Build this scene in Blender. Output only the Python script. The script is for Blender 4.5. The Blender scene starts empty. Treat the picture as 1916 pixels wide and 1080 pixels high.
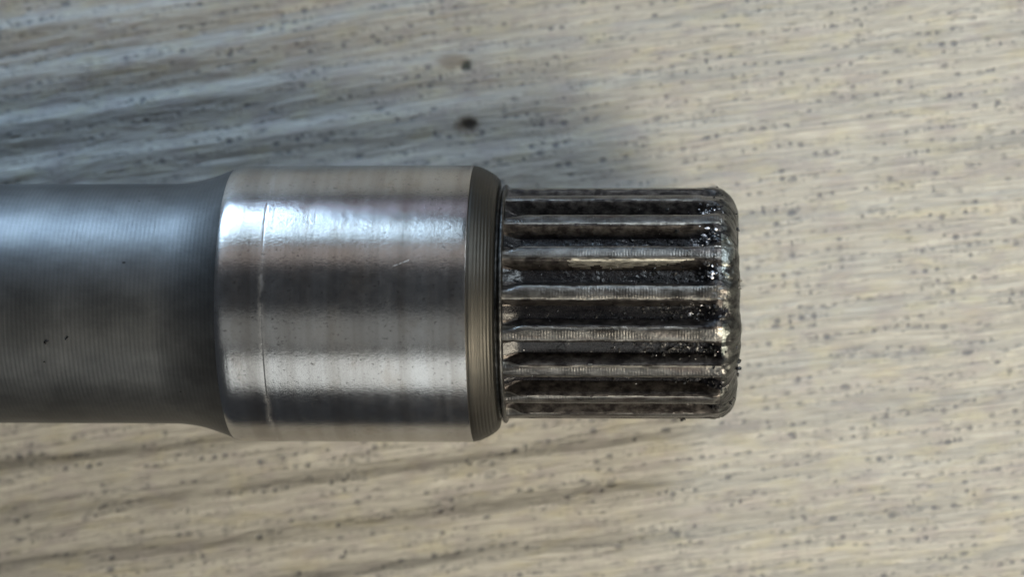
import bpy, math
import numpy as np
from mathutils import Vector, Matrix

# ------------------------------------------------------------------ units
P = 0.030 / 518.0            # metres per photograph pixel at the shaft's axis
R_COLLAR = 259.0             # collar radius in photograph pixels
AX = R_COLLAR * P            # height of the shaft's axis above the board
D = 4250.0                   # camera height above the axis (pixels)
CX = 228.0                   # camera stands this far right of the picture's centre
TH = math.atan(CX / D)

def wx(px):                  # photograph x on the axis plane -> pixel-unit X
    x = px - 958.0
    return x * math.hypot(D, CX) / (D + x * math.sin(TH))

# ------------------------------------------------------------------ camera
sc = bpy.context.scene
C = sc.collection
cam_d = bpy.data.cameras.new("camera")
cam = bpy.data.objects.new("camera", cam_d)
C.objects.link(cam)
cam.location = (CX * P, 0.0, AX + D * P)
d = Vector((0, 0, AX)) - Vector(cam.location)
cz = -d.normalized(); cy_ = Vector((0, 1, 0)); cx_ = cy_.cross(cz)
cam.rotation_euler = Matrix((cx_, cy_, cz)).transposed().to_euler()
cam_d.sensor_width = 36.0
cam_d.lens = 36.0 * math.hypot(D, CX) / 1916.0
cam_d.clip_start = 0.01
cam_d.clip_end = 20
cam_d.dof.use_dof = True
cam_d.dof.focus_distance = math.hypot(D, CX) * P - 150 * P
cam_d.dof.aperture_fstop = 16.0
sc.camera = cam

# ------------------------------------------------------------------ room light
world = bpy.data.worlds.new("World")
sc.world = world
world.use_nodes = True
bg = world.node_tree.nodes["Background"]
bg.inputs[0].default_value = (0.80, 0.88, 1.0, 1)
bg.inputs[1].default_value = 0.045

def area(name, direc, dist, sx, sy, power, col, spread=180, target=(0, 0, AX)):
    l = bpy.data.lights.new(name, 'AREA')
    l.shape = 'RECTANGLE'; l.size = sx; l.size_y = sy
    l.energy = power; l.color = col; l.spread = math.radians(spread)
    o = bpy.data.objects.new(name, l); C.objects.link(o)
    dv = Vector(direc).normalized()
    o.location = Vector(target) + dv * dist
    z = dv; x = Vector((1, 0, 0)); y = z.cross(x).normalized(); x = y.cross(z).normalized()
    o.rotation_euler = Matrix((x, y, z)).transposed().to_euler()
    return o

def polar(deg, xc=0.0):      # degrees from the zenith towards the picture's top
    a = math.radians(deg)
    return (xc, math.sin(a), math.cos(a))

# window behind the top left: cold, bright
area("window_light", polar(63.5, -0.34), 1.6, 0.80, 0.40, 2.9, (0.62, 0.82, 1.0))
# dim lilac lamp added under it for the purple reflection on the collar
area("lilac_fill_light", polar(85, -0.2), 1.6, 1.3, 0.40, 0.55, (0.86, 0.78, 0.95))
# pale wall beside that window
area("wall_light", polar(43, -0.1), 1.5, 1.5, 0.40, 0.7, (1.0, 0.86, 0.78))
# ceiling, dim
area("ceiling_light", polar(-22, 0.0), 1.6, 1.6, 0.74, 0.85, (0.95, 0.97, 0.93))
# second window below the picture
area("room_light", polar(-58, 0.32), 1.5, 1.9, 0.86, 5.3, (0.96, 1.0, 0.98))
# low cold window far to the left, raking along the board
area("left_window_light", (-0.26, 0.90, 0.32), 0.24, 0.10, 0.045, 0.040, (0.50, 0.73, 1.0), 34,
     target=(-1350 * P, 620 * P, 0))
# cool fill lamp, added close by on the right to lift the board
area("right_fill_light", (0.36, 0.60, 0.72), 0.18, 0.10, 0.10, 0.033, (0.82, 0.93, 1.0), 52,
     target=(700 * P, 290 * P, 0))
# warm lamp down to the right
area("warm_lamp", (0.60, -0.48, 0.64), 0.28, 0.24, 0.24, 0.37, (1.0, 0.89, 0.69), 52,
     target=(1420 * P, -960 * P, 0))

sc.view_settings.view_transform = 'Standard'
sc.view_settings.look = 'None'
sc.view_settings.exposure = 0.0
sc.view_settings.gamma = 1.0
sc.render.engine = 'CYCLES'

# ------------------------------------------------------------------ numpy noise
def _hash(ix, iy, iz, seed):
    h = (ix.astype(np.int64) * 374761393 + iy.astype(np.int64) * 668265263
         + iz.astype(np.int64) * 2147483647 + seed * 974634777) & 0xffffffff
    h = ((h ^ (h >> 13)) * 1274126177) & 0xffffffff
    h = ((h ^ (h >> 16)) * 2246822519) & 0xffffffff
    return ((h ^ (h >> 15)) & 0xffffff) / float(0xffffff)

def vnoise(x, y, z, seed=0):
    x, y, z = np.broadcast_arrays(x, y, z)
    ix, iy, iz = np.floor(x), np.floor(y), np.floor(z)
    fx, fy, fz = x - ix, y - iy, z - iz
    fx, fy, fz = [f * f * (3 - 2 * f) for f in (fx, fy, fz)]
    r = 0
    for a in (0, 1):
        wa = fx if a else 1 - fx
        for b in (0, 1):
            wb = fy if b else 1 - fy
            for c in (0, 1):
                wc = fz if c else 1 - fz
                r = r + wa * wb * wc * _hash(ix + a, iy + b, iz + c, seed)
    return r * 2 - 1

def fbm(x, y, z, octv=4, seed=0, gain=0.5):
    r = 0; a = 1.0; n = 0
    for k in range(octv):
        r = r + a * vnoise(x * 2**k, y * 2**k, z * 2**k, seed + k)
        n += a; a *= gain
    return r / n

def sstep(a, b, x):
    t = np.clip((x - a) / (b - a), 0, 1)
    return t * t * (3 - 2 * t)

# ------------------------------------------------------------------ mesh helpers
def mesh_from(name, verts, faces, smooth=True):
    me = bpy.data.meshes.new(name)
    v = np.asarray(verts, dtype=np.float32); f = np.asarray(faces, dtype=np.int32)
    n = f.shape[1]
    me.vertices.add(len(v)); me.vertices.foreach_set("co", v.ravel())
    me.loops.add(f.size); me.loops.foreach_set("vertex_index", f.ravel())
    me.polygons.add(len(f))
    me.polygons.foreach_set("loop_start", np.arange(0, f.size, n, dtype=np.int32))
    me.update(calc_edges=True)
    me.validate()
    me.polygons.foreach_set("use_smooth", np.full(len(me.polygons), smooth, dtype=bool))
    me.update()
    return me

def link(name, me, mats, parent=None):
    o = bpy.data.objects.new(name, me); C.objects.link(o)
    for m in (mats if isinstance(mats, (list, tuple)) else [mats]):
        me.materials.append(m)
    if parent: o.parent = parent
    return o

def grid_faces(nu, nv, wrap_v=False):
    u = np.arange(nu - 1)[:, None]; nvv = nv if wrap_v else nv - 1
    v = np.arange(nvv)[None, :]; v2 = (v + 1) % nv
    f = np.stack([u * nv + v + 0 * u, u * nv + v2 + 0 * u, (u + 1) * nv + v2, (u + 1) * nv + v], -1)
    return f.reshape(-1, 4)

# ------------------------------------------------------------------ node helpers
class NT:
    def __init__(s, name):
        s.m = bpy.data.materials.new(name); s.m.use_nodes = True
        s.t = s.m.node_tree; s.b = s.t.nodes["Principled BSDF"]
        tc = s.t.nodes.new("ShaderNodeTexCoord")
        vm = s.t.nodes.new("ShaderNodeVectorMath"); vm.operation = 'SCALE'
        vm.inputs['Scale'].default_value = 1.0 / P           # texture space in photograph pixels
        s.t.links.new(tc.outputs['Object'], vm.inputs[0]); s.co = vm.outputs[0]
    def _in(s, sock, v):
        if hasattr(v, 'is_output') or hasattr(v, 'links'): s.t.links.new(v, sock)
        else: sock.default_value = v
    def map(s, sc_, rot=0.0, co=None):
        n = s.t.nodes.new("ShaderNodeMapping"); s.t.links.new(co or s.co, n.inputs[0])
        n.inputs['Rotation'].default_value = (0, 0, rot); n.inputs['Scale'].default_value = sc_
        return n.outputs[0]
    def noise(s, sc_, detail=3, rough=0.55, rot=0.0, co=None, dist=0.0):
        n = s.t.nodes.new("ShaderNodeTexNoise")
        s.t.links.new(s.map(sc_, rot, co), n.inputs['Vector'])
        n.inputs['Scale'].default_value = 1; n.inputs['Detail'].default_value = detail
        n.inputs['Roughness'].default_value = rough; n.inputs['Distortion'].default_value = dist
        return n.outputs['Fac']
    def ramp(s, fac, stops, interp='LINEAR'):
        n = s.t.nodes.new("ShaderNodeValToRGB"); s.t.links.new(fac, n.inputs[0])
        cr = n.color_ramp; cr.interpolation = interp
        while len(cr.elements) < len(stops): cr.elements.new(0.5)
        for e, (p, c) in zip(cr.elements, stops):
            e.position = p
            e.color = (c, c, c, 1) if isinstance(c, (int, float)) else (*c, 1)
        return n.outputs[0]
    def math(s, op, a, b=0.0, c=0.0, clamp=False):
        n = s.t.nodes.new("ShaderNodeMath"); n.operation = op; n.use_clamp = clamp
        for i, v in enumerate((a, b, c)): s._in(n.inputs[i], v)
        return n.outputs[0]
    def mix(s, fac, a, b, mode='MIX'):
        n = s.t.nodes.new("ShaderNodeMix"); n.data_type = 'RGBA'; n.blend_type = mode
        s._in(n.inputs['Factor'], fac)
        s._in(n.inputs[6], (*a, 1) if isinstance(a, tuple) else a)
        s._in(n.inputs[7], (*b, 1) if isinstance(b, tuple) else b)
        return n.outputs[2]
    def sep(s, co=None):
        n = s.t.nodes.new("ShaderNodeSeparateXYZ"); s.t.links.new(co or s.co, n.inputs[0]); return n.outputs
    def bump(s, h, dist_px, strength=1.0, normal=None):
        n = s.t.nodes.new("ShaderNodeBump"); s.t.links.new(h, n.inputs['Height'])
        n.inputs['Distance'].default_value = dist_px * P; n.inputs['Strength'].default_value = strength
        if normal: s.t.links.new(normal, n.inputs['Normal'])
        return n.outputs[0]
    def set(s, **k):
        for a, v in k.items():
            s._in(s.b.inputs[a.replace('_', ' ')], (*v, 1) if isinstance(v, tuple) else v)
        return s.m

# ------------------------------------------------------------------ materials
def mat_wood():
    n = NT("grey_wood_grain")
    g = math.radians(-7.6)       # rotate into the grain's own direction
    co = n.map((1, 1, 1), g)
    warp = n.noise((0.0016, 0.0016, 0.0016), 1, 0.5, co=co)
    sx, sy, sz = n.sep(co)
    wy = n.math('ADD', sy, n.math('MULTIPLY', n.math('SUBTRACT', warp, 0.5), 22.0))
    wy = n.math('ADD', wy, n.math('MULTIPLY', n.math('MULTIPLY', sx, sx), 1.3e-5))
    cb = n.t.nodes.new("ShaderNodeCombineXYZ"); n._in(cb.inputs[0], sx); n._in(cb.inputs[1], wy)
    co = cb.outputs[0]
    fine = n.noise((0.010, 0.20, 0), 4, 0.6, co=co)
    fib = n.noise((0.0035, 0.085, 0), 4, 0.7, co=co)
    hair = n.noise((0.012, 0.42, 0), 2, 0.6, co=co)
    broad = n.noise((0.0012, 0.010, 0), 3, 0.5, co=co)
    blot = n.noise((0.012, 0.02, 0), 3, 0.6, co=co)
    # pores: short rows of dark dots strung along the grain
    def pores(lx, ly, seed, r0, r1, thr, rnd=0.7):
        mp = n.t.nodes.new("ShaderNodeMapping"); n.t.links.new(co, mp.inputs[0])
        mp.inputs['Location'].default_value = (seed * 3.7, seed * 5.1, 0)
        mp.inputs['Scale'].default_value = (1 / lx, 1 / ly, 0)
        v = n.t.nodes.new("ShaderNodeTexVoronoi"); v.voronoi_dimensions = '2D'; v.feature = 'F1'
        n.t.links.new(mp.outputs[0], v.inputs['Vector']); v.inputs['Scale'].default_value = 1
        v.inputs['Randomness'].default_value = rnd
        spot = n.ramp(v.outputs['Distance'], [(r0, 1.0), (r1, 0.0)])
        sc_ = n.t.nodes.new("ShaderNodeSeparateColor"); n.t.links.new(v.outputs['Color'], sc_.inputs[0])
        size = n.math('MULTIPLY', sc_.outputs[1], 0.16)
        spot = n.ramp(n.math('ADD', v.outputs['Distance'], size), [(r0, 1.0), (r1, 0.0)], 'EASE')
        keep = n.ramp(sc_.outputs[0], [(thr, 0.0), (min(thr + 0.5, 1.0), 1.0)])
        rowm = n.ramp(n.noise((0.0065, 0.05, seed * 1.0), 3, 0.65, co=n.map((1, 1, 1), 0, co)), [(0.44, 0.05), (0.58, 1.0)])
        return n.math('MULTIPLY', n.math('MULTIPLY', spot, keep), rowm)
    p1 = pores(23, 21, 1, 0.14, 0.46, 0.20, 0.45)
    p2 = pores(14, 9, 4, 0.12, 0.54, 0.40, 0.6)
    p5 = pores(24, 38, 15, 0.08, 0.26, 0.30, 0.30)
    p3 = pores(40, 9, 8, 0.10, 0.46, 0.35)
    p4 = pores(60, 44, 12, 0.08, 0.26, 0.35)
    pore = n.math('MAXIMUM', n.math('MAXIMUM', p1, n.math('MULTIPLY', p2, 0.55)), n.math('MULTIPLY', p3, 0.8))
    pore = n.math('MAXIMUM', n.math('MAXIMUM', pore, p4), p5)
    col = n.ramp(broad, [(0.30, (0.25, 0.245, 0.232)), (0.5, (0.315, 0.31, 0.292)), (0.70, (0.38, 0.372, 0.342))])
    col = n.mix(n.ramp(fib, [(0.3, 0.0), (0.7, 1.0)]), n.mix(0.45, col, (0.15, 0.14, 0.135)), n.mix(0.60, col, (0.50, 0.485, 0.44)))
    col = n.mix(n.ramp(fine, [(0.34, 0.42), (0.52, 0.0)]), col, (0.14, 0.135, 0.13))
    col = n.mix(n.ramp(hair, [(0.36, 0.28), (0.50, 0.0)]), col, (0.13, 0.125, 0.12))
    col = n.mix(n.ramp(hair, [(0.52, 0.0), (0.66, 0.35)]), col, (0.50, 0.49, 0.45))
    hue = n.noise((0.011, 0.03, 0), 2, 0.5, co=co)
    col = n.mix(n.ramp(hue, [(0.52, 0.0), (0.70, 0.32)]), col, (0.38, 0.35, 0.22))
    col = n.mix(n.ramp(blot, [(0.36, 0.32), (0.50, 0.0)]), col, (0.22, 0.195, 0.215))
    col = n.mix(n.math("MULTIPLY", pore, 0.82), col, (0.085, 0.09, 0.105))
    # two stained knots above the shaft
    ox, oy, oz = n.sep()
    def knot(kx, ky, rx, ry):
        a = n.math('POWER', n.math('DIVIDE', n.math('SUBTRACT', ox, kx), rx), 2.0)
        b = n.math('POWER', n.math('DIVIDE', n.math('SUBTRACT', oy, ky), ry), 2.0)
        rr = n.math('ADD', n.math('ADD', a, b), n.math('MULTIPLY', n.math('SUBTRACT', n.noise((0.12, 0.12, 0), 2), 0.5), 0.9))
        return n.ramp(rr, [(0.05, 1.0), (0.95, 0.0)], 'EASE')
    (k1x, k1y), (k2x, k2y) = KNOTS
    col = n.mix(n.math('MULTIPLY', knot(k1x - 26, k1y + 8, 42, 22), 0.62), col, (0.15, 0.115, 0.085))
    col = n.mix(n.math('MULTIPLY', knot(k1x + 2, k1y - 2, 14, 15), 0.95), col, (0.022, 0.026, 0.02))
    col = n.mix(n.math('MULTIPLY', knot(k2x, k2y, 34, 27), 0.8), col, (0.09, 0.065, 0.045))
    col = n.mix(n.math('MULTIPLY', knot(k2x + 4, k2y + 3, 22, 15), 0.9), col, (0.02, 0.016, 0.012))
    h = n.math('ADD', n.math('MULTIPLY', fine, 1.0), n.math('MULTIPLY', pore, -1.3))
    h = n.math('ADD', h, n.math('MULTIPLY', fib, 1.8))
    h = n.math('ADD', h, n.math('MULTIPLY', hair, 0.6))
    return n.set(Base_Color=col, Roughness=0.62, Normal=n.bump(h, 2.2, 0.6), **{'Specular_IOR_Level': 0.35})

def mat_ground():
    n = NT("ground_steel")
    ring = n.noise((0.11, 0.0008, 0.0008), 5, 0.7)
    wide = n.noise((0.018, 0.0008, 0.0008), 3, 0.6)
    pit = n.noise((0.13, 0.16, 0.16), 4, 0.75)
    pit2 = n.noise((0.055, 0.055, 0.055), 4, 0.6)
    stain = n.noise((0.02, 0.012, 0.012), 3, 0.6)
    col = n.ramp(wide, [(0.35, (0.42, 0.40, 0.38)), (0.55, (0.56, 0.55, 0.54)), (0.7, (0.62, 0.62, 0.62))])
    col = n.mix(n.ramp(stain, [(0.55, 0.0), (0.72, 0.35)]), col, (0.36, 0.30, 0.24))
    spots = n.ramp(pit, [(0.30, 0.85), (0.41, 0.0)])
    col = n.mix(spots, col, (0.10, 0.09, 0.085))
    rough = n.math('ADD', n.math('MULTIPLY', ring, 0.10), n.math('MULTIPLY', pit2, 0.14))
    rough = n.math('ADD', rough, 0.09)
    h = n.math('ADD', n.math('MULTIPLY', ring, 0.35), n.math('MULTIPLY', pit, 0.55))
    h = n.math('ADD', h, n.math('MULTIPLY', pit2, 0.35))
    # pale fretting scuff worn round the collar
    x, y, z = n.sep()
    dx = n.math('ABSOLUTE', n.math('SUBTRACT', n.math('ADD', x, n.math('MULTIPLY', pit2, 7.0)), RING_X + 4.5))
    m = n.math('MULTIPLY', n.ramp(n.math('MULTIPLY', dx, 0.1), [(0.15, 0.20), (0.85, 0.0)]),
               n.ramp(n.noise((0.05, 0.03, 0.03), 3, 0.7), [(0.40, 0.0), (0.62, 1.0)]))
    col = n.mix(m, col, (0.88, 0.90, 0.92))
    rough = n.math('ADD', rough, n.math('MULTIPLY', m, 0.30))
    # one short handling scratch in the middle of the collar
    ln = n.math('ABSOLUTE', n.math('SUBTRACT', n.math('SUBTRACT', y, 73.0), n.math('MULTIPLY', n.math('ADD', x, 184.0), 0.38)))
    le = n.math('ABSOLUTE', n.math('ADD', x, 184.0))
    sc1 = n.math('MULTIPLY', n.math('MULTIPLY', n.math('LESS_THAN', ln, 1.1), n.math('LESS_THAN', le, 15.0)), n.math('GREATER_THAN', z, R_COLLAR))
    sc1 = n.math('MULTIPLY', sc1, n.ramp(pit, [(0.42, 0.05), (0.60, 0.55)]))
    col = n.mix(sc1, col, (0.9, 0.9, 0.88))
    rough = n.math('ADD', rough, n.math('MULTIPLY', sc1, 0.4))
    return n.set(Base_Color=col, Metallic=n.math('SUBTRACT', 1.0, n.math('MULTIPLY', m, 0.5)), Roughness=rough, Anisotropic=0.35,
                 Normal=n.bump(h, 0.8, 0.6))

def mat_turned(name, period, base, base2, rough, dist, lines=1.0):
    n = NT(name)
    x, y, z = n.sep()
    wob = n.noise((0.01, 0.01, 0.01), 2)
    ph = n.math('MULTIPLY', n.math('ADD', x, n.math('MULTIPLY', wob, 4.0)), 2 * math.pi / period)
    w = n.math('MULTIPLY', n.math('ADD', n.math('SINE', ph), 1.0), 0.5)
    ring = n.noise((0.25, 0.001, 0.001), 4, 0.7)
    grit = n.noise((0.22, 0.22, 0.22), 3, 0.6)
    stain = n.noise((0.012, 0.012, 0.012), 4, 0.6)
    col = n.mix(n.ramp(stain, [(0.35, 0.0), (0.65, 1.0)]), base, base2)
    col = n.mix(n.math('MULTIPLY', n.math('MULTIPLY', w, 0.22), lines), col, tuple(c * 0.45 for c in base))
    sm = n.ramp(n.noise((0.006, 0.014, 0.014), 4, 0.7), [(0.36, 0.22), (0.54, 0.0)])
    col = n.mix(sm, col, tuple(c * 0.5 for c in base))
    sp = n.ramp(n.noise((0.035, 0.035, 0.035), 2, 0.5), [(0.19, 0.8), (0.23, 0.0)])
    col = n.mix(sp, col, (0.03, 0.03, 0.03))
    h = n.math('ADD', n.math('MULTIPLY', w, 0.7 * lines), n.math('MULTIPLY', grit, 0.9))
    h = n.math('ADD', h, n.math('MULTIPLY', ring, 0.6))
    r = n.math('ADD', n.math('MULTIPLY', stain, 0.10), rough - 0.05)
    return n.set(Base_Color=col, Metallic=1.0, Roughness=r, Normal=n.bump(h, dist, 0.6))

def mat_tooth(name="worn_tooth_steel", bright=False):
    n = NT(name)
    x, y, z = n.sep()
    w = n.math('MULTIPLY', n.math('ADD', n.math('SINE', n.math('MULTIPLY', x, 2 * math.pi / 5.2)), 1.0), 0.5)
    w = n.math('MULTIPLY', w, n.ramp(n.noise((0.02, 0.05, 0.05), 3, 0.6), [(0.40, 0.1), (0.62, 1.0)]))
    a = n.noise((0.03, 0.05, 0.05), 4, 0.65)
    b = n.noise((0.3, 0.3, 0.3), 3, 0.7)
    rust = n.noise((0.008, 0.05, 0.05), 2, 0.5)
    if bright:
        col = n.mix(n.ramp(n.noise((0.035, 0.25, 0.25), 4, 0.7), [(0.38, 0.0), (0.62, 1.0)]), (0.16, 0.145, 0.12), (0.78, 0.74, 0.64))
        return n.set(Base_Color=col, Metallic=1.0, Roughness=0.42, Normal=n.bump(b, 1.0, 0.6))
    col = n.mix(n.ramp(a, [(0.35, 0.0), (0.65, 1.0)]), (0.085, 0.082, 0.078), (0.235, 0.23, 0.222))
    col = n.mix(n.ramp(rust, [(0.54, 0.0), (0.72, 0.45)]), col, (0.075, 0.042, 0.036))
    col = n.mix(n.math('MULTIPLY', w, 0.25), col, (0.05, 0.045, 0.04))
    h = n.math('ADD', n.math('MULTIPLY', w, 0.5), n.math('MULTIPLY', b, 1.1))
    return n.set(Base_Color=col, Metallic=0.9, Roughness=n.math('ADD', n.math('MULTIPLY', a, 0.3), 0.18),
                 Normal=n.bump(h, 0.9, 0.6))

def mat_oily(name, c1, c2, rough, dist=2.0, met=0.5):
    n = NT(name)
    a = n.noise((0.05, 0.07, 0.07), 4, 0.65)
    b = n.noise((0.25, 0.25, 0.25), 3, 0.7)
    col = n.mix(n.ramp(a, [(0.4, 0.0), (0.68, 1.0)]), c1, c2)
    h = n.math('ADD', n.math('MULTIPLY', a, 1.0), n.math('MULTIPLY', b, 0.6))
    return n.set(Base_Color=col, Metallic=met, Roughness=n.math('ADD', n.math('MULTIPLY', b, 0.3), rough - 0.12),
                 Normal=n.bump(h, dist, 0.8))

KNOTS = [(-107.0, 445.0), (-104.0, 325.0)]   # pixel units on the board
RING_X = wx(529)
M_wood = mat_wood()
M_ground = mat_ground()
M_shank = mat_turned("dark_turned_steel", 8.2, (0.125, 0.128, 0.13), (0.175, 0.178, 0.18), 0.49, 0.36, 0.6)
M_cham = mat_turned("brown_turned_steel", 5.6, (0.075, 0.070, 0.062), (0.055, 0.054, 0.05), 0.50, 0.55, 1.0)
M_neck = mat_oily("oiled_dark_steel", (0.03, 0.03, 0.03), (0.12, 0.12, 0.12), 0.36, 1.2, 0.9)
M_tooth = mat_tooth()
M_flank = mat_oily("oily_flank_steel", (0.022, 0.019, 0.019), (0.12, 0.108, 0.10), 0.38, 1.0, 0.85)
M_edge = mat_oily("polished_edge_highlight", (0.20, 0.19, 0.17), (0.42, 0.40, 0.37), 0.36, 0.8, 1.0)  # polished worn edges, lightened further to paint in a bevel highlight
M_bare = mat_tooth("bare_worn_steel", True)
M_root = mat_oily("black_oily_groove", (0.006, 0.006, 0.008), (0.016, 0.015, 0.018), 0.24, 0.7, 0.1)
M_end = mat_oily("smeared_end_steel", (0.014, 0.014, 0.015), (0.085, 0.088, 0.082), 0.34, 1.6, 0.7)
M_smear_highlight = mat_oily("smeared_metal_highlight", (0.09, 0.10, 0.095), (0.36, 0.38, 0.37), 0.34, 1.4, 0.9)  # smeared metal made paler, a highlight put into its colour
M_chip = mat_oily("metal_chip", (0.38, 0.38, 0.41), (0.80, 0.80, 0.84), 0.38, 0.8, 1.0)
M_grit = mat_oily("oily_grit", (0.015, 0.015, 0.017), (0.06, 0.06, 0.06), 0.25, 0.8, 0.4)

# ------------------------------------------------------------------ the board
def axis_lin(lo, hi, flo, fhi, step, coarse):
    a = np.arange(flo, fhi + step / 2, step)
    k1 = np.linspace(lo, flo, max(2, int((flo - lo) / coarse)))[:-1]
    k2 = np.linspace(fhi, hi, max(2, int((hi - fhi) / coarse)))[1:]
    return np.concatenate([k1, a, k2])

BX = axis_lin(-4200, 4200, -1150, 1150, 3.2, 40)
BY = axis_lin(-930, 2600, -700, 700, 2.4, 26)
def board_height(X, Y):
    g = math.radians(7.6)
    u = X * math.cos(g) + Y * math.sin(g)
    v = -X * math.sin(g) + Y * math.cos(g)
    v = v + 1.3e-5 * u * u * (np.abs(u) < 1500) + 22 * vnoise(u * 0.0016, v * 0.0016, 0 * u, 3)
    # broad soft waves: a long rise and a shorter fall
    t = v / 100.0 - 0.03 + 0.13 * vnoise(u * 0.0016, v * 0.006, 0 * u, 5)
    f = t - np.floor(t)
    wave = np.where(f < 0.70, sstep(0, 0.70, f), 1 - sstep(0.70, 1.0, f))
    left = 1.0 - 0.62 * sstep(-300, 800, X)
    amp = 10.0 * left * (0.65 + 0.35 * vnoise(u * 0.003, v * 0.01, 0 * u, 8))
    h = wave * amp
    h = h + 1.6 * fbm(u * 0.006, v * 0.055, 0 * u, 3, 11)
    h = h + 1.0 * fbm(u * 0.03, v * 0.11, 0 * u, 2, 21)
    for kx, ky in KNOTS:
        h = h - 5.0 * np.exp(-(((X - kx) / 13) ** 2 + ((Y - ky) / 11) ** 2))
    # the shaft presses on the crests
    return h - 8.0
X, Y = np.meshgrid(BX, BY, indexing='ij')
Z = board_height(X, Y)
nu, nv = len(BX), len(BY)
V = np.stack([X * P, Y * P, Z * P], -1).reshape(-1, 3)
F = grid_faces(nu, nv)[:, ::-1]
# thickness: rim down to an underside
rim = np.concatenate([np.arange(nv), np.arange(1, nu) * nv + nv - 1,
                      (nu - 1) * nv + np.arange(nv - 2, -1, -1), np.arange(nu - 2, 0, -1) * nv])
low = V[rim].copy(); low[:, 2] = -0.018
base_i = len(V); V = np.vstack([V, low]); k = len(rim); i = np.arange(k); j = (i + 1) % k
Fr = np.stack([rim[i], rim[j], base_i + j, base_i + i], -1)
me = mesh_from("wooden_board", V, np.vstack([F, Fr]))
if me.polygons[1000].normal.z < 0: me.flip_normals()
board = link("wooden_board", me, M_wood)
board["kind"] = "structure"
board["label"] = "pale grey wood grain board with dark pores and soft ridges under the shaft"

# ------------------------------------------------------------------ the shaft
shaft = bpy.data.objects.new("splined_shaft", None); C.objects.link(shaft)
shaft.location = (0, -28.5 * P, 0)
shaft.empty_display_size = 0.01
shaft["label"] = "worn steel drive shaft with polished collar and damaged oily splined end on grey board"
shaft["category"] = "drive shaft"

def lathe(name, prof, mat, seg=360, closed=False):
    pr = np.array(prof, float)
    th = np.linspace(0, 2 * np.pi, seg, endpoint=False)
    Xc = np.repeat(pr[:, 0:1], seg, 1); Rr = np.repeat(pr[:, 1:2], seg, 1)
    V = np.stack([Xc * P, Rr * np.sin(th) * P, R_COLLAR * P + Rr * np.cos(th) * P], -1).reshape(-1, 3)
    F = grid_faces(len(pr), seg, True)
    me = mesh_from(name, V, F)
    return link(name, me, mat, shaft)

def smooth_prof(keys, step=1.5):
    out = []
    for (x0, r0), (x1, r1) in zip(keys[:-1], keys[1:]):
        n = max(1, int(math.hypot(x1 - x0, r1 - r0) / step))
        for q in range(n): out.append((x0 + (x1 - x0) * q / n, r0 + (r1 - r0) * q / n))
    out.append(keys[-1]); return out

# shank with its concave fillet up to the collar
XC = wx(447)
pr = [(-2600, 0.0), (-2600, 220), (-2594, 226)] + [(x, 226) for x in range(-2500, -660, 90)]
fx0 = XC - 118
for q in range(0, 61):
    t = q / 60
    pr.append((fx0 + 118 * t, 226 + 29.5 * t ** 1.9))
lathe("shank", pr, M_shank, 320)

# ground collar with the worn ring
xr = wx(889)
pr = [(XC, 255.5), (XC + 2, 256.3), (XC + 8, 257.8), (XC + 16, 258.8), (XC + 24, 259)]
g0 = wx(529)
pr += [(x, 259) for x in np.arange(XC + 30, g0 - 6, 6)]
pr += [(g0 + q, 259 - 0.3 * math.exp(-((q - 1.5) / (3.4 if q < 1.5 else 1.3)) ** 2)) for q in np.arange(-7, 6, 0.6)]
pr += [(x, 259) for x in np.arange(g0 + 12, xr - 4, 6)]
pr += [(xr - 1.5, 259), (xr, 258.7)]
lathe("collar", pr, M_ground, 480)

# turned band, chamfer and end face of the collar, with real tool ridges
pr = [(xr, 258.7), (xr + 0.6, 257.6)]
keys = [(xr + 0.6, 257.6), (xr + 8, 256.8), (wx(903), 254.5), (wx(914), 249.5), (wx(924), 243.5), (wx(931), 238), (wx(935), 233.5)]
for (x, r) in smooth_prof(keys, 0.7):
    pr.append((x, r + 0.24 * math.sin(x * 2 * math.pi / 6.0)))
pr += [(wx(936), 229), (wx(937), 215)]
lathe("chamfer", pr, M_cham, 400)

# undercut and thin lip before the splines
pr = [(wx(937), 215.5), (wx(938), 213), (wx(943), 213), (wx(944), 221), (wx(946), 223.5), (wx(949), 223.5), (wx(951), 221), (wx(952), 186)]
lathe("undercut_ring", pr, M_neck, 360)

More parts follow.
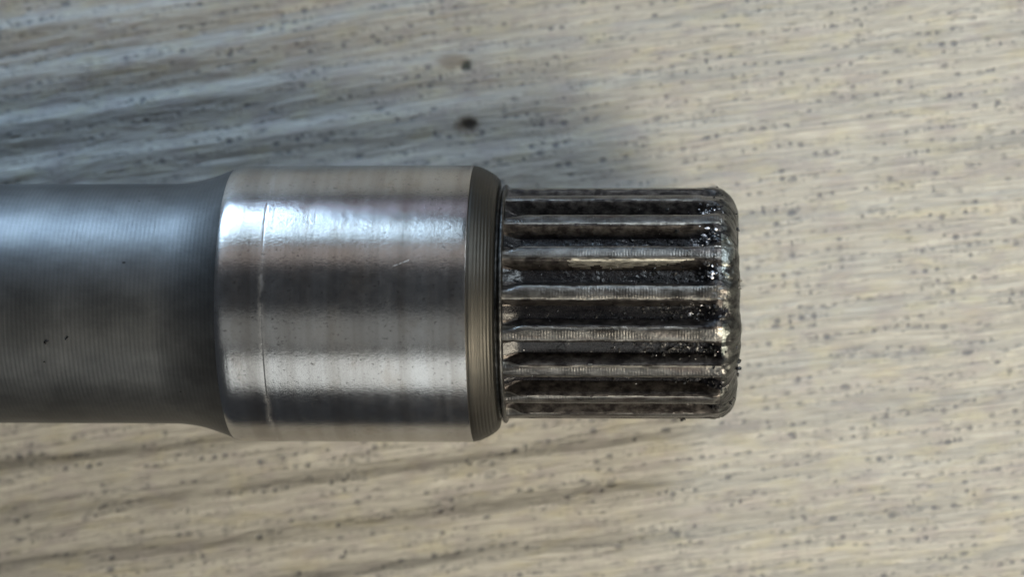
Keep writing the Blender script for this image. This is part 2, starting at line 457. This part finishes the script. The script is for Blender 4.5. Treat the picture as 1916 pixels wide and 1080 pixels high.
# ---- splines: one height function, cut into root, teeth and end
RT = 216.0
PH = 5.6
XS0, XS1 = wx(951), wx(1378)
def radius(x, thd):
    """radius in pixels for axial x (pixel units) and angle from zenith in degrees"""
    th = np.radians(thd)
    a = np.abs(((thd - PH + 10) % 20) - 10) * math.pi / 180 * RT
    side = np.sign(((thd - PH + 10) % 20) - 10)
    ti = np.floor((thd - PH + 10) / 20)
    cy, cz = np.sin(th) * RT, np.cos(th) * RT
    n1 = fbm(x * 0.012, cy * 0.03, cz * 0.03, 3, 31)
    n2 = fbm(x * 0.05, cy * 0.06, cz * 0.06, 4, 41)
    n3 = fbm(x * 0.16, cy * 0.16, cz * 0.16, 3, 51)
    land = (1 - (0.25 + 0.45 * (side > 0)) * (1 - sstep(0, 42, x - XS0))) * (12.0 + 1.5 * _hash(ti, ti * 0, ti * 0, 5) + 1.2 * n1)
    flank = np.clip((a - land) / 12.5, 0, 1)
    soft = np.where(flank < 0.25, flank * flank / 0.5, flank - 0.125) / 0.875
    soft = soft + 0.09 * np.clip(a / land, 0, 1) ** 3
    # groove run-out at the collar and swaged, clogged metal at the free end
    left = sstep(-26, 36, x - XS0)
    xr_ = wx(1326) + 16 * n1 + 14 * (_hash(ti + (side > 0), ti * 0, ti * 0, 9) - 0.5)
    right = 1 - sstep(-22, 20, x - xr_)
    depth = (11 + 17 * left) * (0.16 + 0.84 * right)
    r = RT - depth * soft
    # grime lying in the grooves, thicker to the right
    inroot = sstep(0.75, 1.0, flank)
    grime = inroot * (1.2 * n1 + (3.5 + 5.5 * sstep(wx(1150), wx(1320), x)) * np.maximum(0, 0.55 * n2 + 0.7 * n1 + 0.12 * n3))
    r = r + grime + 0.35 * n3 * (1 - 0.7 * inroot)
    # slightly beaten tooth edges
    r = r - 1.6 * sstep(0.55, 1.0, a / land) * (a < land) * np.maximum(0, n2) 
    endz = sstep(wx(1295), wx(1350), x)
    n4 = fbm(x * 0.022, cy * 0.024, cz * 0.024, 3, 61)
    r = r + endz * (2.0 * n2 + 0.7 * n3 + 7.0 * n4) 
    e = np.clip((x - (XS1 - 50)) / 50, 0, 1)
    r = r - 50 * (1 - np.sqrt(np.maximum(0, 1 - e ** 2.2)))
    return r

def sector(name, xs, ths, mat, skirt=True, wrap=False):
    Xg, Tg = np.meshgrid(xs, ths, indexing='ij')
    Rg = radius(Xg, Tg)
    if skirt:
        Rg = np.concatenate([Rg[:, :1] - 6, Rg, Rg[:, -1:] - 6], 1)
        Xg = np.concatenate([Xg[:, :1], Xg, Xg[:, -1:]], 1)
        Tg = np.concatenate([Tg[:, :1], Tg, Tg[:, -1:]], 1)
    t = np.radians(Tg)
    V = np.stack([Xg * P, Rg * np.sin(t) * P, (R_COLLAR + Rg * np.cos(t)) * P], -1).reshape(-1, 3)
    return link(name, mesh_from(name, V, grid_faces(Xg.shape[0], Xg.shape[1], wrap)), mat, shaft), Xg, Tg

xt_end = wx(1343)
deg_px = 180 / math.pi / RT
HW = 24.5 * deg_px                      # half width of a tooth at its root, degrees
hx = 1.3
for kk in range(18):
    c = PH + 20 * kk
    if c > 180: c -= 360
    vis = abs(c) < 100
    stx = hx if vis else 5.0
    nth = 40 if vis else 12
    xs = np.linspace(XS0, xt_end, int((xt_end - XS0) / stx))
    ths = np.linspace(c - HW, c + HW, nth)
    o, Xg, Tg = sector("spline_tooth", xs, ths, M_tooth)
    o.data.materials.append(M_flank); o.data.materials.append(M_edge)
    nvv = Xg.shape[1]
    fi = grid_faces(Xg.shape[0], nvv)[:, 0]
    fxx = Xg.ravel()[fi]; ft = Tg.ravel()[fi]
    off = (c - ft) / deg_px              # pixels below the crown
    en = fbm(fxx * 0.02, off * 0.1, 0 * off, 3, 70 + kk)
    mi = np.zeros(len(fi), dtype=np.int32)
    mi[np.abs(off) > 11.4 + 1.6 * en] = 1
    mi[(np.abs(np.abs(off) - 11.2 - 1.6 * en) < 1.0 + 1.6 * en)] = 2
    if kk == 1:                          # the tooth with the rubbed-bright flank
        o.data.materials.append(M_bare)
        nn = fbm(fxx * 0.05, off * 0.3, 0 * off, 3, 77)
        m = (fxx > wx(1066) + off * 0.5 + 12 * fbm(fxx * 0.01, off * 0.25, 0 * off + 2, 3, 79)) & (fxx < wx(1288) + 26 * nn) & (off > 12.3 + 1.0 * nn) & (off < 24.0 + 7 * np.minimum(nn, 0) - 7 * sstep(wx(1180), wx(1290), fxx))
        mi[m] = 3
        o["label"] = "spline tooth with a bright rubbed strip along its lower flank"
    o.data.polygons.foreach_set("material_index", mi)
for kk in range(18):
    c = PH + 20 * kk + 10
    if c > 180: c -= 360
    vis = abs(c) < 100
    xs = np.linspace(XS0, xt_end, int((xt_end - XS0) / (hx if vis else 5.0)))
    ths = np.linspace(c - 10 + HW, c + 10 - HW, 26 if vis else 8)
    sector("spline_groove", xs, ths, M_root, skirt=False)
# smeared, rounded free end with its flat face
xs = np.concatenate([np.linspace(xt_end - 0.5, XS1 - 12, 40), XS1 - 12 * (1 - np.linspace(0, 1, 16)[1:] ** 0.6)])
ths = np.linspace(0, 360, 1000, endpoint=False)
Xg, Tg = np.meshgrid(xs, ths, indexing='ij')
Rg = radius(Xg, Tg); t = np.radians(Tg)
bul = 9.0 * fbm(Rg * 0 + 3, np.sin(t) * 4, np.cos(t) * 4, 4, 91) * sstep(0.2, 1.0, (Xg - xt_end) / (XS1 - xt_end))
rows = [(Xg + bul, Rg)]
last = Rg[-1:]; lx = (Xg + bul)[-1:]
for q in (0.97, 0.93, 0.85, 0.7, 0.45, 0.2, 0.0):
    cyy = np.sin(t[-1:]) * last * q; czz = np.cos(t[-1:]) * last * q
    rows.append((XS1 + (lx - XS1) * q + 2.0 * (q > 0) * fbm(cyy * 0 + 1, cyy * 0.05, czz * 0.05, 3, 95), last * q))
Xa = np.concatenate([r[0] for r in rows]); Ra = np.concatenate([r[1] for r in rows]); ta = np.repeat(t[:1], len(Xa), 0)
V = np.stack([Xa * P, Ra * np.sin(ta) * P, (R_COLLAR + Ra * np.cos(ta)) * P], -1).reshape(-1, 3)
end = link("worn_end", mesh_from("worn_end", V, grid_faces(len(Xa), len(ths), True)), [M_end, M_tooth, M_root], shaft)
fi = grid_faces(len(Xa), len(ths), True)[:, 0]
fxx = Xa.ravel()[fi]; fd = np.degrees(ta.ravel()[fi]); fo = np.abs(((fd - PH + 10) % 20) - 10) / deg_px
en = fbm(fxx * 0.03, np.sin(np.radians(fd)) * 9, np.cos(np.radians(fd)) * 9, 4, 101)
mi = np.zeros(len(fi), dtype=np.int32)
mi[(fo < 10 + 9 * en) & (fxx < wx(1346) + 18 * en)] = 1
mi[(fo > 27 + 12 * en) & (fxx < wx(1352) + 22 * en)] = 2
fdn = np.where(fd > 180, fd - 360, fd)
sm = ((fdn - 26) / 11) ** 2 + ((fxx - wx(1348)) / 17) ** 2 + 1.6 * en < 0.9  # patches of the end that get the painted highlight
sm |= ((fdn + 17) / 8) ** 2 + ((fxx - wx(1344)) / 12) ** 2 + 2.2 * en < 0.6
mi[sm] = 3
end.data.materials.append(M_smear_highlight)
end.data.polygons.foreach_set("material_index", mi)

# ------------------------------------------------------------------ chips and grit caught in the grooves
rng = np.random.default_rng(7)
def shard_mesh(name, spots, mat):
    V = []; F = []
    ico = np.array([(0, 0, 1), (.9, 0, .4), (.28, .85, .4), (-.72, .53, .4), (-.72, -.53, .4), (.28, -.85, .4),
                    (.72, .53, -.4), (-.28, .85, -.4), (-.9, 0, -.4), (-.28, -.85, -.4), (.72, -.53, -.4), (0, 0, -1)])
    tri = [(0,1,2),(0,2,3),(0,3,4),(0,4,5),(0,5,1),(1,6,2),(2,6,7),(2,7,3),(3,7,8),(3,8,4),(4,8,9),(4,9,5),(5,9,10),(5,10,1),(1,10,6),
           (11,7,6),(11,8,7),(11,9,8),(11,10,9),(11,6,10)]
    for (x, thd, s) in spots:
        r = float(radius(np.array([x]), np.array([thd]))[0]) + s * 0.25
        p = ico * (1 + 0.35 * rng.uniform(-1, 1, (12, 1))) * np.array([s * rng.uniform(.7, 1.5), s * rng.uniform(.5, 1.0), s * rng.uniform(.4, .8)])
        q, _ = np.linalg.qr(rng.normal(size=(3, 3))); p = p @ q
        t = math.radians(thd)
        p = p + np.array([x, r * math.sin(t), R_COLLAR + r * math.cos(t)])
        b = len(V) * 12; V.append(p * P); F += [(a + b, c_ + b, d_ + b) for a, c_, d_ in tri]
    me = mesh_from(name, np.vstack(V), np.array(F), smooth=False)
    o = link(name, me, mat, shaft); o["kind"] = "stuff"; return o
grooves = [PH + 10 + 20 * k for k in (-5, -4, -3, -2, -1, 0, 1, 2)]
bright = []; dark = []
for gc in grooves:
    w = 1.0
    for _ in range(9 if gc > 30 else 5):
        bright.append((wx(rng.normal(1310, 14)), gc + rng.uniform(-4, 4), rng.uniform(1.4, 4.2)))
    for _ in range(7):
        bright.append((wx(rng.uniform(965, 1290)), gc + rng.uniform(-4.5, 4.5), rng.uniform(0.7, 1.6)))
    for _ in range(60):
        xx = 1335 - abs(rng.normal(0, 95))
        if xx < 960: continue
        dark.append((wx(xx), gc + rng.uniform(-5, 5), rng.uniform(1.5, 5.0)))
for gc, x0, cnt in ((PH + 30, 1308, 34), (PH + 50, 1312, 22), (PH + 10, 1322, 12), (PH - 10, 1300, 8)):
    for _ in range(cnt):
        bright.append((wx(rng.normal(x0, 13)), gc + rng.normal(0, 2.6), rng.uniform(1.6, 4.6)))
for _ in range(60):
    bright.append((wx(rng.uniform(960, 1340)), rng.uniform(-80, 80), rng.uniform(0.5, 1.2)))
for _ in range(26):
    dark.append((wx(rng.uniform(1325, 1374)), rng.uniform(-90, 90), rng.uniform(1.5, 3.5)))
for tt, ss in ((14, 7), (9, 5), (-33, 6), (-38, 5), (-45, 5), (48, 4)):
    dark.append((XS1 - 3, tt, ss))
dark.append((wx(1276), -93, 6)); dark.append((wx(1280), -91, 5))
shard_mesh("metal_chips", bright, M_chip)
shard_mesh("oily_grit", dark, M_grit)

# crumbs of dirt lying on the shank
def crumb(px, py, s, label):
    y = (540 - py) + 28.5
    th = math.asin(y / (226 * 1.055))
    x = wx(px) + 0.0
    x = (px - 958) * (1 - 226 * math.cos(th) / D) + 226 * math.cos(th) * math.tan(TH) * 1.0
    V = []; F = []
    me_pts = []
    for k_ in range(4):
        pts = rng.normal(size=(14, 3)); pts /= np.linalg.norm(pts, axis=1)[:, None]
        pts = pts * s * rng.uniform(0.5, 0.8) + rng.normal(size=3) * s * np.array([0.6, 0.6, 0.1]); me_pts.append(pts)
    import bmesh
    bm = bmesh.new()
    for pts in me_pts:
        vs = [bm.verts.new(p * P) for p in pts]
        bmesh.ops.convex_hull(bm, input=vs)
    for v in [v for v in bm.verts if not v.link_faces]: bm.verts.remove(v)
    me = bpy.data.meshes.new("dirt_crumb"); bm.to_mesh(me); bm.free()
    o = link("dirt_crumb", me, M_grit)
    o.location = (x * P, (-28.5 + 226 * math.sin(th)) * P, (R_COLLAR + 226.5 * math.cos(th)) * P)
    o["label"] = label; o["category"] = "dirt crumb"; o["group"] = "dirt crumbs on the shank"
crumb(76, 640, 4.6, "largest black dirt crumb on the dark shank near its left end")
crumb(117, 632, 3.6, "small black dirt crumb on the shank just right of the largest one")
crumb(73, 678, 2.4, "tiny black dirt crumb on the shank just below the largest one")
